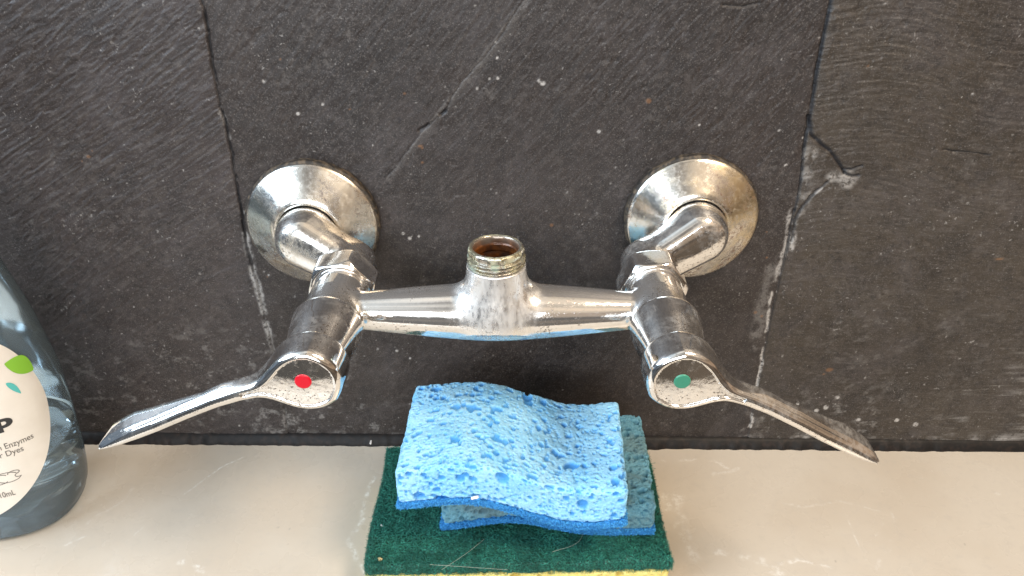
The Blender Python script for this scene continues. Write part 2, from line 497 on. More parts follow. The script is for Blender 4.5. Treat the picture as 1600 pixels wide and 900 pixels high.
def spot(u, v, r, kind='lime', amt=1.0, stretch=1.0):
    global lime, rust, grout
    x, z = on_wall(u, v); s = r * (.55 if kind == 'rust' else .68) * CAMD / (1041 + .5 * (450 - v))
    near = np.hypot((GX + jx * .6 - x) / stretch, GZ + jz * .6 - z)
    m = amt * (1 - sstep(s * .55, s * 1.1, near))
    if kind == 'lime': lime = np.maximum(lime, m * 1.25)
    elif kind == 'rust': rust = np.maximum(rust, m)
    else: grout = np.maximum(grout, m)
for u, v, r in ((775, 66, 3.6), (777, 90, 3.4), (778, 122, 4.2), (745, 138, 3.6), (849, 130, 7), (843, 126, 5), (668, 72, 2),
                (288, 265, 2.4), (65, 293, 2), (504, 162, 4), (466, 178, 5), (412, 126, 5), (650, 160, 2), (1092, 195, 3.5), (1228, 258, 4),
                (936, 205, 5), (1255, 214, 3), (1590, 55, 2.4), (630, 365, 4), (640, 372, 5), (655, 369, 3), (1308, 620, 6), (1290, 635, 7),
                (1275, 640, 6), (1258, 650, 5), (1246, 630, 5), (1400, 655, 6), (1430, 662, 7), (1340, 655, 6), (1520, 655, 5), (1490, 668, 5), (374, 664, 3),
                (420, 430, 3), (110, 300, 2), (128, 335, 2.5), (590, 545, 3), (620, 548, 4), (640, 560, 3), (1375, 395, 2), (1360, 340, 2), (1500, 150, 2)):
    spot(u, v, r, amt=.75)
for u, v, r, st in ((438, 93, 3.4, 1), (657, 228, 5, 1.7), (660, 231, 4, 1), (547, 170, 3, 1.4), (632, 146, 4, 1.2), (1013, 158, 9, 1), (1355, 102, 3, 1.4),
                    (1296, 577, 8, 1.6), (1287, 583, 4, 1), (140, 243, 5, 1.4), (146, 234, 3, .6), (130, 250, 3, 1), (1198, 402, 4, 1), (1197, 362, 3, 1), (862, 352, 6, 1),
                    (1560, 403, 5, 2.4), (660, 254, 4, 1), (1180, 488, 6, 1), (1190, 494, 5, 1), (418, 432, 3, 1)):
    spot(u, v, r, 'rust', .42, st)
for u, v, r in ((262, 177, 4), (218, 98, 4), (1437, 13, 5), (920, 120, 11), (780, 27, 8), (637, 67, 5), (617, 90, 5), (623, 188, 7), (475, 22, 3), (1118, 135, 3),
                (222, 220, 3), (210, 200, 6), (86, 180, 4), (1556, 23, 4), (1394, 160, 3)):
    spot(u, v, r, 'grout', .45)
for k in range(300):
    u, v = random.uniform(0, 1600), random.uniform(0, 690) ** 1.0
    if random.random() < .5: v = random.uniform(300, 690)
    spot_r = random.choice((.9, 1.1, 1.3, 1.7))
    x, z = on_wall(u, v)
    i0, i1 = np.searchsorted(xs, (x - .002, x + .002)); j0, j1 = np.searchsorted(zs, (z - .002, z + .002))
    s = spot_r * CAMD / 1100
    near = np.hypot(GX[i0:i1, j0:j1] - x, (GZ[i0:i1, j0:j1] - z) * random.uniform(.6, 1.6))
    lime[i0:i1, j0:j1] = np.maximum(lime[i0:i1, j0:j1], random.uniform(.2, .75) * (1 - sstep(s * .5, s * 1.5, near)))
# splash scale low on the tiles
low = (1 - sstep(.02, .13, GZ)) * sstep(.56, .70, fb2(GX * 150, GZ * 200, 5, 61, .7)) * .34
low += (1 - sstep(.0, .012, GZ)) * sstep(.50, .66, fb2(GX * 110, GZ * 110, 4, 63)) * .5
low *= sstep(.35, .6, fb2(GX * 9, GZ * 9, 2, 65))
lime = np.maximum(lime, low)
dV = np.minimum(polyline_dist(GX, GZ, W([(440, 640), (450, 690)])), 1)
lime *= (1 - .8 * grout)
H -= (grout > .5) * 0
V = np.stack([GX, -H, GZ], -1).reshape(-1, 3)
q = grid_quads(len(xs), len(zs))
me = mesh_np('wall', V, q)
attr(me, 'lime', np.clip(lime, 0, 1)); attr(me, 'rust', rust); attr(me, 'grout', grout)
wall = link('wall', me)
for key in ('slate_left', 'slate_mid', 'slate_right'): me.materials.append(MAT[key])
cxm = (V[q[:, 0], 0] + V[q[:, 2], 0]) / 2; czm = (V[q[:, 0], 2] + V[q[:, 2], 2]) / 2
mi = np.where(cxm < XL(czm), 0, np.where(cxm > XR(czm), 2, 1)).astype(np.int32)
me.polygons.foreach_set('material_index', mi)
tag(wall, kind='structure')

# ------------------------------------------------------------------ the counter: polished pale stone
TILT = 0.0112
k = M('pale_veined_quartz')
c = k.mix(k.rng(k.noise(10, 4), .35, .65), (0.53, 0.462, 0.378), (0.575, 0.515, 0.435))
c = k.mix(k.math('MULTIPLY', k.rng(k.noise(240, 3), .5, .75), .22), c, (0.44, 0.40, 0.35))
v1 = k.math('MULTIPLY', k.attr('vein'), k.rng(k.noise(420, 4, .7), .36, .66))
c = k.mix(v1, c, (0.80, 0.78, 0.74))
c = k.mix(k.attr('mark'), c, (0.30, 0.27, 0.23))
rr = k.rng(k.noise(30, 4), .35, .65, .22, .34)
k.set(col=c, rough=rr, spec=.5, normal=k.bump(k.noise(55, 4), .10, .0012, k.bump(k.attr('vein'), .25, .0003)))
MAT['counter'] = k.m
cxs = spaced(-.29, .29, .0008, -.95, .95); cys = spaced(-.125, -.001, .0008, -.318, .006)
CX, CY = np.meshgrid(cxs, cys, indexing='ij')
vein = np.zeros_like(CX); mark = np.zeros_like(CX)
vjx = (fb2(CX * 90, CY * 90, 4, 31) - .5) * .005; vjy = (fb2(CX * 90 + 9, CY * 90, 4, 33) - .5) * .005
def vein_line(pts, w, amt, jit=1.0, brk=(.35, .6)):
    global vein
    d = polyline_dist(CX + vjx * jit, CY + vjy * jit, [on_top(u, v) for u, v in pts])
    vein = np.maximum(vein, amt * (1 - sstep(w * .2, w, d)) * sstep(*brk, fb2(CX * 160, CY * 160, 3, 41)))
vein_line([(380, 717), (345, 735), (315, 757), (290, 776)], .0006, .8, .3, (.0, .3))
vein_line([(272, 788), (250, 805), (230, 825), (203, 848)], .0008, .7, 1)
vein_line([(285, 882), (310, 890), (335, 900)], .0030, .8, 1.6)
vein_line([(583, 752), (570, 790), (560, 830), (545, 850), (560, 880), (568, 900)], .0024, .75, 1.6)
vein_line([(140, 825), (150, 815), (190, 790), (205, 770)], .0012, .4, 2)
vein_line([(100, 860), (132, 845)], .0012, .5, 2)
vein_line([(1040, 790), (1060, 770), (1062, 830), (1085, 868)], .0045, .55, 2)
vein_line([(1110, 858), (1135, 862), (1170, 872), (1210, 885), (1215, 900)], .0030, .65, 1.8)
vein_line([(1215, 880), (1245, 868), (1262, 875), (1300, 885)], .0018, .7, 1.6)
vein_line([(1040, 718), (1090, 712), (1150, 728), (1110, 740)], .0016, .55, 2)
vein_line([(1220, 780), (1260, 790), (1310, 780), (1380, 795)], .0010, .35, 1)
vein_line([(1320, 790), (1340, 840), (1362, 885)], .0006, .4, .5)
vein_line([(1375, 830), (1400, 800), (1390, 850), (1370, 880)], .0014, .3, 2)
vein_line([(1560, 765), (1575, 762)], .002, .5, 1)
vein_line([(660, 705), (700, 740)], .001, .3, 1)
for uu, vv in ((435, 827), (453, 829), (1307, 873), (1510, 845)):
    x, y = on_top(uu, vv); mark = np.maximum(mark, .6 * (1 - sstep(.0003, .0009, np.hypot(CX - x, CY - y))))
V = np.stack([CX, CY, -TILT * CX + (fb2(CX * 12, CY * 12, 2, 71) - .5) * .0004], -1).reshape(-1, 3)
# front edge and underside of the slab
me = mesh_np('countertop', V, grid_quads(len(cxs), len(cys)))
attr(me, 'vein', vein); attr(me, 'mark', mark)
ct = link('countertop', me, MAT['counter'])
so = ct.modifiers.new('slab', 'SOLIDIFY'); so.thickness = .03; so.offset = -1
tag(ct, kind='structure')

# black sealant between wall and counter
k = M('black_sealant')
k.set(col=k.mix(k.rng(k.noise(300, 4), .45, .7), (0.006, 0.005, 0.005), (0.018, 0.012, 0.010)), rough=.55, spec=.3,
      normal=k.bump(k.noise(260, 4), .3, .0003))
sx = spaced(-.27, .27, .0011, -.94, .94)
prof = [(0.0015, .0062), (-.0012, .0058), (-.0026, .0046), (-.0040, .0026), (-.0050, .0010), (-.0056, -.003)]
SX = np.repeat(sx[:, None], len(prof), 1)
SP = np.array(prof)
wob = (fb2(sx * 90, sx * 0, 4, 81) - .5)
wob2 = (fb2(sx * 200, sx * 0 + 5, 3, 83) - .5)
SY = SP[None, :, 0] * (1 + .35 * wob[:, None]) + wob2[:, None] * .0012 * (np.arange(len(prof)) > 2)
SZ = SP[None, :, 1] + .0012 * wob[:, None] * (np.arange(len(prof)) < 4) - TILT * SX
me = mesh_np('sealant_strip', np.stack([SX, SY, SZ], -1).reshape(-1, 3), grid_quads(len(sx), len(prof))[:, ::-1])
tag(link('sealant_strip', me, k.m), kind='structure')

# ------------------------------------------------------------------ the faucet
XA, XB, ZV = -.082, .068, .143           # valve axes
XE = {-1: (-.1055, .1545), 1: (.0946, .1575)}   # wall outlets
faucet = empty('wall_mixer_faucet', (-.007, 0, ZV))
tag(faucet, 'tarnished chrome wall mounted mixer faucet with two lever handles and a bare threaded outlet', 'faucet')
FX = -.007
def D(d): return d - CAMD

def body_sdf(X, Y, Z):
    x = X; y = Y; z = Z
    res = None
    for xv in (XA - FX, XB - FX):
        r = np.hypot(x - xv, z)
        rad = np.interp(y, [D(.285), D(.290), D(.305), D(.3185)], [.0122, .0127, .0132, .0129])
        b = smax(r - rad, np.abs(y - D(.3025)) - .0158, .001)
        res = b if res is None else np.minimum(res, b)
    yc = D(.3015)
    t = np.clip((np.sqrt(x * x + .014 ** 2) - .014) / .050, 0, 1)
    rb = .0137 - .0049 * t ** 1.1
    bar = np.hypot(y - yc, (z + .0006 * (1 - t)) ) - rb
    bar = np.maximum(bar, np.abs(x) - .073)
    # shoulder groove where the bar meets each valve
    ring = np.sqrt((np.abs(x) - .0655) ** 2 * 6 + (np.hypot(y - yc, z) - .0098) ** 2) - .0016
    rs = np.hypot(x, y - yc)
    neck_r = np.interp(z, [0, .010, .016, .022, .03], [.0150, .0145, .0139, .0134, .0131])
    neck = np.maximum(rs - neck_r, -z - .002)
    bar = smin(bar, neck, .0075)
    bar = smax(bar, z - .0244, .0009)
    res = smin(res, bar, .0035)
    bore = np.maximum(rs - .0098, -z - .0)
    return smax(res, -bore, .0006)
me = sdf_mesh('mixer_body', body_sdf, (-.094, D(.284) - .002, -.016), (.094, D(.322), .0262), .00052)
mb = link('mixer_body', me, neck_film(chrome('chrome_mixer_body', film=.45, rough=(.045, .20), specks=.58)), faucet)

# threaded outlet
k = M('verdigris_brass')
gm = k.math('MULTIPLY', k.rng(k.noise(150, 5, .7), .46, .64), k.attr('outer'))
c = k.mix(gm, (0.46, 0.42, 0.36), (0.34, 0.40, 0.31))
c = k.mix(k.math('MULTIPLY', k.rng(k.noise(95, 4), .45, .6), k.attr('outer')), c, (0.52, 0.48, 0.33))
ru = k.mix(k.rng(k.noise(160, 4), .35, .65), (0.22, 0.075, 0.018), (0.06, 0.024, 0.012))
c = k.mix(k.attr('inner'), c, ru)
k.set(col=c, rough=k.math('ADD', .22, k.math('MULTIPLY', gm, .35)), metal=k.math('SUBTRACT', .85, k.math('MULTIPLY', k.math('MAXIMUM', gm, k.attr('inner')), .55)),
      normal=k.bump(k.noise(400, 4, .7), .3, .0003))
prof = [(.0124, .0236), (.0119, .0243)]
for i in range(3):
    zc = .0243 + i * .0018
    prof += [(.0117, zc + .0002), (.0128, zc + .0007), (.0128, zc + .0010), (.0117, zc + .0016)]
prof += [(.0119, .0299), (.01235, .0303), (.01235, .0322), (.0119, .0331), (.0112, .0334), (.0104, .0331), (.0100, .0322), (.0098, .0300),
         (.0093, .0292), (.0093, .0265), (.0097, .0258), (.0097, .019), (.0086, .0182), (.0086, .010), (.0070, .0090), (.0060, .0088), (.0005, .0088)]
pp = resample(prof, .0005, .0003)
def thr(A, r, h):
    n = (fb2(np.cos(A) * 3 + 9, np.sin(A) * 3 + h * 300, 3, 15) - .5)
    lift = np.where((h > .0212) & (h < .028) & (r > .0115), .0021 * (A / (2 * np.pi) - .5) * .25, 0)
    chip = sstep(.62, .7, fb2(np.cos(A) * 6 + 3, np.sin(A) * 6 + h * 200, 2, 19)) * .0003 * (r > .0118)
    return r + n * .0004 + chip, h + lift + n * .0003 * (h > .03)
me = lathe('threaded_outlet', pp, 'Z', 160, thr)
co = np.empty(len(me.vertices) * 3); me.vertices.foreach_get('co', co); co = co.reshape(-1, 3)
rr_ = np.hypot(co[:, 0], co[:, 1])
attr(me, 'outer', (rr_ > .0108) * sstep(.018, .028, co[:, 2]))
attr(me, 'inner', 1 - sstep(.0096, .0106, rr_))
to = link('threaded_outlet', me, k.m, faucet); to.location = (0, D(.3015), 0)

# escutcheons, offset connectors, nuts, collars, lever handles
MAT['gasket'] = M('grimy_gasket').set(rough=.7).m
kk = M('grimy_gasket_ring'); kk.set(col=kk.mix(kk.rng(kk.noise(300, 4), .4, .65), (0.018, 0.015, 0.013), (0.10, 0.075, 0.05)), rough=.65, normal=kk.bump(kk.noise(400, 4), .8, .0008))
MAT['gasket'] = kk.m

def stained_plate(name, gold):
    k = M(name)
    big = k.noise(38, 5, .65, dist=.4); fine = k.noise(500, 4, .7); med = k.noise(140, 5, .7)
    c = k.mix(k.rng(big, .40, .62), (0.82, 0.80, 0.76), (0.74, 0.67, 0.56) if not gold else (0.80, 0.68, 0.48))
    crust = k.math('MULTIPLY', k.rng(med, .50, .66), k.rng(k.noise(26, 3), .46, .60))
    c = k.mix(k.math('MULTIPLY', crust, .9), c, (0.46, 0.42, 0.36))
    rust_ = k.math('MULTIPLY', k.rng(fine, .47, .58), k.rng(k.noise(30, 3, .5, dist=1), .45, .60))
    c = k.mix(k.math('MULTIPLY', rust_, .8), c, (0.20, 0.085, 0.03) if gold else (0.10, 0.06, 0.045))
    spot_ = k.rng(k.math('ADD', k.vor(46), k.math('MULTIPLY', k.math('SUBTRACT', med, .5), .5)), .10, .19, 1, 0)
    spot_ = k.math('MULTIPLY', spot_, k.rng(k.noise(17, 2), .50, .56))
    c = k.mix(k.math('MULTIPLY', spot_, .7), c, (0.06, 0.05, 0.045))
    c = k.mix(k.math('MULTIPLY', k.rng(med, .54, .68), .45), c, (0.30, 0.25, 0.20))
    r = k.math('ADD', k.rng(big, .36, .66, .14, .32), k.math('MULTIPLY', crust, .22))
    r = k.math('ADD', r, k.math('MULTIPLY', k.rng(fine, .4, .7), .08))
    b = k.bump(med, .12, .0006); b = k.bump(fine, .10, .0002, b)
    k.set(col=c, rough=r, metal=k.math('SUBTRACT', 1.0, k.math('MULTIPLY', k.math('MAXIMUM', rust_, crust), .35)), normal=b)
    return k.m
MAT[-1] = stained_plate('stained_plate_grey', False)
MAT[1] = stained_plate('stained_plate_golden', True)

def hexnut(name):
    """domed hexagon nut round the Y axis, from y=0 (front) to y=.0165 (wall side)"""
    ap = .0150
    ys = np.concatenate([np.linspace(0, .0035, 9), np.linspace(.0042, .0118, 8), np.linspace(.0125, .0155, 7)])
    a = np.linspace(0, 2 * np.pi, 240, endpoint=False)
    rows = []
    for y in ys:
        f = ap / np.cos((a + R(8)) % (np.pi / 3) - np.pi / 6)
        f = smin(f, np.full_like(a, .0170), .0006)
        lim =   .0140 + .0040 * (y / .0035) ** .6 if y < .0035 else (.0180 if y < .012 else .0180 - .0030 * ((y - .012) / .0035) ** 1.3)
        r = smin(f, np.full_like(a, lim), .0004)
        rows.append(np.stack([r * np.cos(a), np.full_like(a, y), -r * np.sin(a)], -1))
    rows.insert(0, np.stack([.0118 * np.cos(a), np.full_like(a, .0006), -.0118 * np.sin(a)], -1))
    rows.append(np.stack([.0108 * np.cos(a), np.full_like(a, .0158), -.0108 * np.sin(a)], -1))
    V = np.stack(rows, 1)
    me = mesh_np(name, V.reshape(-1, 3), grid_quads(240, len(rows), True))
    return me

LA = {-1: R(21.0), 1: R(26.3)}
def handle_sdf(sg, ang):
    ca, sa = math.cos(ang), math.sin(ang)
    L = .1005
    def f(X, Y, Z):
        # s runs out along the lever, h is up across it, y goes towards the wall from the face
        xx = X * sg
        s = xx * ca - Z * sa; h = xx * sa + Z * ca
        y = Y
        rh = .0138 + .0010 * np.sin(np.clip(y / .018, 0, 1) * np.pi * .6)
        hub = np.hypot(s, h) - rh
        t = np.clip(s / L, 0, 1.2)
        hc = np.interp(s, [0, .01, .02, .03, .04, .055, .07, .085, .1], [0, .0016, .0030, .0040, .0042, .0034, .0022, .0010, -.0004])
        tip = np.sqrt(np.clip(1 - np.clip((s - .084) / (L - .084), 0, 1) ** 2, 0.0, 1))
        th = np.interp(s, [0, .02, .045, .08, L], [.0056, .0036, .0032, .0031, .0024]) * (.25 + .75 * tip)
        rise = .48 * np.clip(y - .002, 0, .02) * sstep(.022, .036, s)
        strip = np.maximum(h - hc - th - rise, -(h - hc) - th + .35 * rise)
        strip = np.maximum(strip, np.maximum(s - L, -s))
        d2 = smin(hub, strip, .0125)
        w = np.interp(s, [-.02, .010, .020, .030, .045, .066, .080, .092, L], [.0172, .0172, .0125, .0082, .0074, .0098, .0112, .0096, .0034])
        yc = w / 2 + np.interp(s, [0, .03, .07, L], [0, .0, -.0006, .0010])
        dy = np.abs(y - yc) - w / 2
        body = smax(d2, dy, np.interp(s, [.02, .04], [.0036, .0042]))
        g = d2 + .0027
        cut = np.maximum(np.maximum(g, y - .0008 + .6 * np.maximum(0, .0002 - .9 * (s * s + h * h))), s - .0275)
        return smax(body, -cut, .0006)
    return f

elbow_names = {}
for sg, xv in ((-1, XA), (1, XB)):
    xe, ze = XE[sg]
    side = 'left' if sg < 0 else 'right'
    # gasket and plate
    g = lathe('gasket', resample([(.012, .001), (.0352, .001), (.0354, -.0036), (.0335, -.0046), (.030, -.0046)], .0012, .0008), 'Y', 160,
              lambda A, r, h: (r + .0009 * (fb2(np.cos(A) * 8, np.sin(A) * 8, 3, 3 + sg) - .5) * (r > .03), h))
    prof = [(.0150, -.0020), (.0338, -.0020), (.0344, -.0030), (.0344, -.0062), (.0334, -.0072), (.0190, -.0158), (.0172, -.0165), (.0158, -.0161), (.0154, -.0140), (.0154, -.006)]
    pl = link('escutcheon', lathe('escutcheon', resample(prof, .0006, .0011), 'Y', 192), MAT[sg], faucet)
    pl.location = (xe - FX, 0, ze - ZV)
    pl['label'] = 'escutcheon with grey film and a dark blotch' if sg < 0 else 'escutcheon stained golden and speckled with rust'
    gs = link('gasket', g, MAT['gasket'], pl); gs.location = (0, -.001, 0)
    # offset connector
    ex, ez, vx, vz = xe - FX, ze - ZV, xv - FX, 0.0
    def el(X, Y, Z, ex=ex, ez=ez, vx=vx):
        r1 = np.hypot(X - ex, Z - ez)
        a = smax(r1 - .0149, np.maximum(Y - D(.370), D(.3475) - Y), .008)
        r2 = np.hypot(X - vx, Z)
        b = smax(r2 - .0118, np.maximum(D(.330) - Y, Y - D(.352)), .002)
        # the slanting link: a rounded slab from outlet to valve axis
        px, py, pz = ex, D(.3520), ez; qx, qy, qz = vx, D(.3440), 0.0
        dx, dy_, dz = qx - px, qy - py, qz - pz
        L = dx * dx + dy_ * dy_ + dz * dz
        t = np.clip(((X - px) * dx + (Y - py) * dy_ + (Z - pz) * dz) / L, 0, 1)
        ox, oy, oz = X - px - t * dx, Y - py - t * dy_, Z - pz - t * dz
        rr = .0144 - .0030 * t
        q = (np.sqrt(ox * ox + oz * oz) ** 2.8 + np.abs(oy * 1.2) ** 2.8) ** (1 / 2.8) - rr
        return smin(smin(a, q, .003), b, .004)
    lo = (min(ex, vx) - .017, D(.328), min(ez, 0) - .018); hi = (max(ex, vx) + .017, D(.372), max(ez, 0) + .018)
    e = link('offset_connector', sdf_mesh('offset_connector', el, lo, hi, .0005), MAT['chrome_dull'] if sg < 0 else MAT['chrome_body'], faucet)
    nut = link('hex_nut', hexnut('hex_nut'), MAT['chrome'], faucet); nut.location = (vx, D(.3175), 0)
    nut.rotation_euler = (0, R(4) * sg, 0)
    # collar
    prof = [(.0120, D(.2905)), (.0140, D(.2900)), (.0154, D(.2886)), (.0158, D(.2868)), (.0157, D(.2850)), (.0150, D(.2770)), (.0137, D(.2690)), (.0128, D(.2630)), (.0100, D(.2625))]
    cl = link('valve_collar', lathe('valve_collar', resample(prof, .0005, .0006), 'Y', 160), MAT['chrome'], faucet); cl.location = (vx, 0, 0)
    # handle
    ang = LA[sg]
    hm = sdf_mesh('lever_handle', handle_sdf(sg, ang), (-.0175 if sg > 0 else -.103, -.003, -.058), (.103 if sg > 0 else .0175, .0195, .0185), .00055)
    h = link('lever_handle', hm, MAT['chrome'], faucet); h.location = (vx, D(.2460), 0)
    h['label'] = 'lever handle with red hot dot' if sg < 0 else 'lever handle with green cold dot'
    dot = lathe('indicator_dot', resample([(.0001, -.0006), (.0030, -.0006), (.0034, -.0003), (.0034, .0006)], .0003, .0002), 'Y', 64)
    dm = simple('hot_red_enamel' if sg < 0 else 'cold_green_enamel', (0.62, 0.006, 0.022) if sg < 0 else (0.045, 0.24, 0.155), .28)
    do = link('indicator_dot', dot, dm, h); do.location = (-.0012 * sg * -1 if sg < 0 else -.0002, .0008, .0006)
    do['label'] = 'red hot water dot' if sg < 0 else 'green cold water dot'

# ------------------------------------------------------------------ sponges
def box_shell(L, Wd, T, step, r):
    """closed rounded box mesh, dense and even; returns rest points, normals, quads"""
    n = [max(2, int(round(s / step))) for s in (L, Wd, T)]
    keys = {}; P = []; quads = []
    allijk = []; fq = []
    base = 0
    for ax_ in range(3):
        o1, o2 = (ax_ + 1) % 3, (ax_ + 2) % 3
        for side_ in (0, 1):
            a = np.arange(n[o1] + 1); b = np.arange(n[o2] + 1)
            A, B = np.meshgrid(a, b, indexing='ij')
            ijk = np.zeros((A.size, 3), int)
            ijk[:, ax_] = n[ax_] * side_; ijk[:, o1] = A.ravel(); ijk[:, o2] = B.ravel()
            q = grid_quads(len(a), len(b)) + base
            if not side_: q = q[:, ::-1]
            allijk.append(ijk); fq.append(q); base += len(ijk)
    ijk = np.concatenate(allijk); q = np.concatenate(fq)
    key = (ijk[:, 0] * 100003 + ijk[:, 1]) * 1009 + ijk[:, 2]
    _, first, inv = np.unique(key, return_index=True, return_inverse=True)
    ijk = ijk[first]; q = inv.ravel()[q]
    S = np.array([L, Wd, T])
    P = ijk / np.array(n) * S - S / 2
    inner = np.clip(P, -(S / 2 - r), S / 2 - r)
    d = P - inner; ln = np.linalg.norm(d, axis=1); N = d / np.maximum(ln, 1e-9)[:, None]
    return inner + N * r, N, q
def pore_depth(P, N, centers, radii, depth):
    order = np.argsort(P[:, 0]); xs_ = P[order, 0]
    out = np.zeros(len(P))
    for c, r, dp in zip(centers, radii, depth):
        ra = r * 1.6
        a, b = np.searchsorted(xs_, (c[0] - ra, c[0] + ra))
        ids = order[a:b]
        d = P[ids] - c
        st = (hash3(np.array([int(c[0] * 1e6)]), np.array([int(c[1] * 1e6)]), np.array([3]), 5)[0] - .5) * .9
        dd = np.sqrt((d[:, 0] * (1 + st * .6)) ** 2 + (d[:, 1] * (1 - st * .5)) ** 2 + d[:, 2] ** 2)
        m = dd < r
        v = np.clip(1 - (dd[m] / r) ** 2, 0, 1) ** .42 * dp
        out[ids[m]] = np.maximum(out[ids[m]], v)
    return out
def foam(name, L, Wd, T, step, warp, material, parent, seed, big=60, mid=1300, small=9000, rough=1.0):
    g = np.random.default_rng(seed)
    P, N, q = box_shell(L, Wd, T, step, .0022)
    edge = np.array([fb3(P * 70 + 3, 3, seed), fb3(P * 70 + 40, 3, seed + 4), fb3(P * 70 + 80, 3, seed + 8)]).T - .5
    disp = np.zeros(len(P))
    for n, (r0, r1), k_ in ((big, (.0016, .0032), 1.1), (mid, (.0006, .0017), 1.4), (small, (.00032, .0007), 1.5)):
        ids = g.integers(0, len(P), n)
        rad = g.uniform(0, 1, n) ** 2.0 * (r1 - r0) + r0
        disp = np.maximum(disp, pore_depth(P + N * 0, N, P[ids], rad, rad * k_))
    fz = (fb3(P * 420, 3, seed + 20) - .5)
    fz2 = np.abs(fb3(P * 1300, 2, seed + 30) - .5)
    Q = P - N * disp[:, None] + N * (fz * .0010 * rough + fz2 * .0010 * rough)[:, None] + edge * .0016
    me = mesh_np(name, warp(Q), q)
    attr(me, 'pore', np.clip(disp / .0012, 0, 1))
    return link(name, me, material, parent)
def fibres(C, dirs, length, rad, curl, g, nseg=4):
    """many thin three-sided hairs; C centres, dirs unit directions"""
    n = len(C)
    up = np.tile(np.array([0, 0, 1.0]), (n, 1)); up += g.normal(0, .3, (n, 3))
    side_ = np.cross(dirs, up); side_ /= np.maximum(np.linalg.norm(side_, axis=1), 1e-9)[:, None]
    nrm = np.cross(side_, dirs)
    bend = g.normal(0, curl, (n, 2))
    rings = []
    for k_ in range(nseg + 1):
        t = k_ / nseg - .5
        p = C + dirs * (length * t)[:, None] + side_ * (bend[:, 0] * (t * t * 4 - .5) * length)[:, None] + nrm * (bend[:, 1] * (t * t * 4 - .5) * length * .5)[:, None]
        rr = rad * (1 - .5 * abs(t) * 2 * .6)
        for a in range(3):
            an = a * 2 * np.pi / 3
            rings.append(p + side_ * (np.cos(an) * rr)[:, None] + nrm * (np.sin(an) * rr)[:, None])
    V = np.stack(rings, 1)
    q = []
    for k_ in range(nseg):
        for a in range(3):
            q.append([k_ * 3 + a, k_ * 3 + (a + 1) % 3, (k_ + 1) * 3 + (a + 1) % 3, (k_ + 1) * 3 + a])
    q = np.array(q)
    Qd = (q[None] + (np.arange(n) * (nseg + 1) * 3)[:, None, None]).reshape(-1, 4)
    return V.reshape(-1, 3), Qd
def tone(me, nbase, per, g):
    n = len(me.vertices); a = np.zeros(n); k_ = (n - nbase) // per
    a[nbase:nbase + k_ * per] = np.repeat(g.uniform(.25, 1, k_) ** 1.5, per)
    attr(me, 'fibre', a)
def merge(parts):
    Vs, Qs, o = [], [], 0
    for V, Q in parts:
        Vs.append(V); Qs.append(Q + o); o += len(V)
    return np.concatenate(Vs), np.concatenate(Qs)

def foam_mat(name, c1, c2, pore_shade, grime=0.0):
    k = M(name)
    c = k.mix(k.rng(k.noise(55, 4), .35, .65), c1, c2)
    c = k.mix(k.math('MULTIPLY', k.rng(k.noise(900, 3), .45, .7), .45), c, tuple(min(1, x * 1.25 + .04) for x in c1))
    c = k.mix(k.math('MULTIPLY', k.attr('pore'), .75), c, pore_shade)  # pore hollows tinted darker: shade put into the colour
    if grime: c = k.mix(k.math('MULTIPLY', k.rng(k.noise(45, 4), .45, .62), grime), c, (0.16, 0.15, 0.10))
    k.set(col=c, rough=.85, spec=.2, sss=.06, normal=k.bump(k.noise(2200, 3, .6), .7, .0004))
    k.b.inputs['Subsurface Radius'].default_value = (.3, .7, 1.0)
    k.b.inputs['Subsurface Scale'].default_value = .0015
    return k.m
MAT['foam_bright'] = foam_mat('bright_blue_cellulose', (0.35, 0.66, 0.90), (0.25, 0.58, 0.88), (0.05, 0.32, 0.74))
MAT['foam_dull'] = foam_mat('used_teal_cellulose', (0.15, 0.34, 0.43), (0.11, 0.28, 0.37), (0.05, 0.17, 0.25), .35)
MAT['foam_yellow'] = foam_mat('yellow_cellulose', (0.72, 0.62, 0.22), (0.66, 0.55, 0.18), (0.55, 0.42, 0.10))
def pile_mat(name, c1, c2, c3=None):
    k = M(name)
    c = k.mix(k.math('MAXIMUM', k.attr('fibre'), k.rng(k.noise(1100, 2, .6), .45, .62, 0, .8)), c1, c2)
    if c3: c = k.mix(k.math('MULTIPLY', k.rng(k.noise(60, 4), .42, .62), .5), c, c3)
    k.set(col=c, rough=.6, spec=.35); return k.m
MAT['pile_blue'] = pile_mat('blue_scour_pile', (0.015, 0.20, 0.62), (0.11, 0.52, 0.95))
MAT['pile_green'] = pile_mat('green_nylon_web', (0.004, 0.040, 0.030), (0.045, 0.29, 0.215), (0.010, 0.075, 0.058))  # dark base web: shade in the gaps between fibres put into the colour

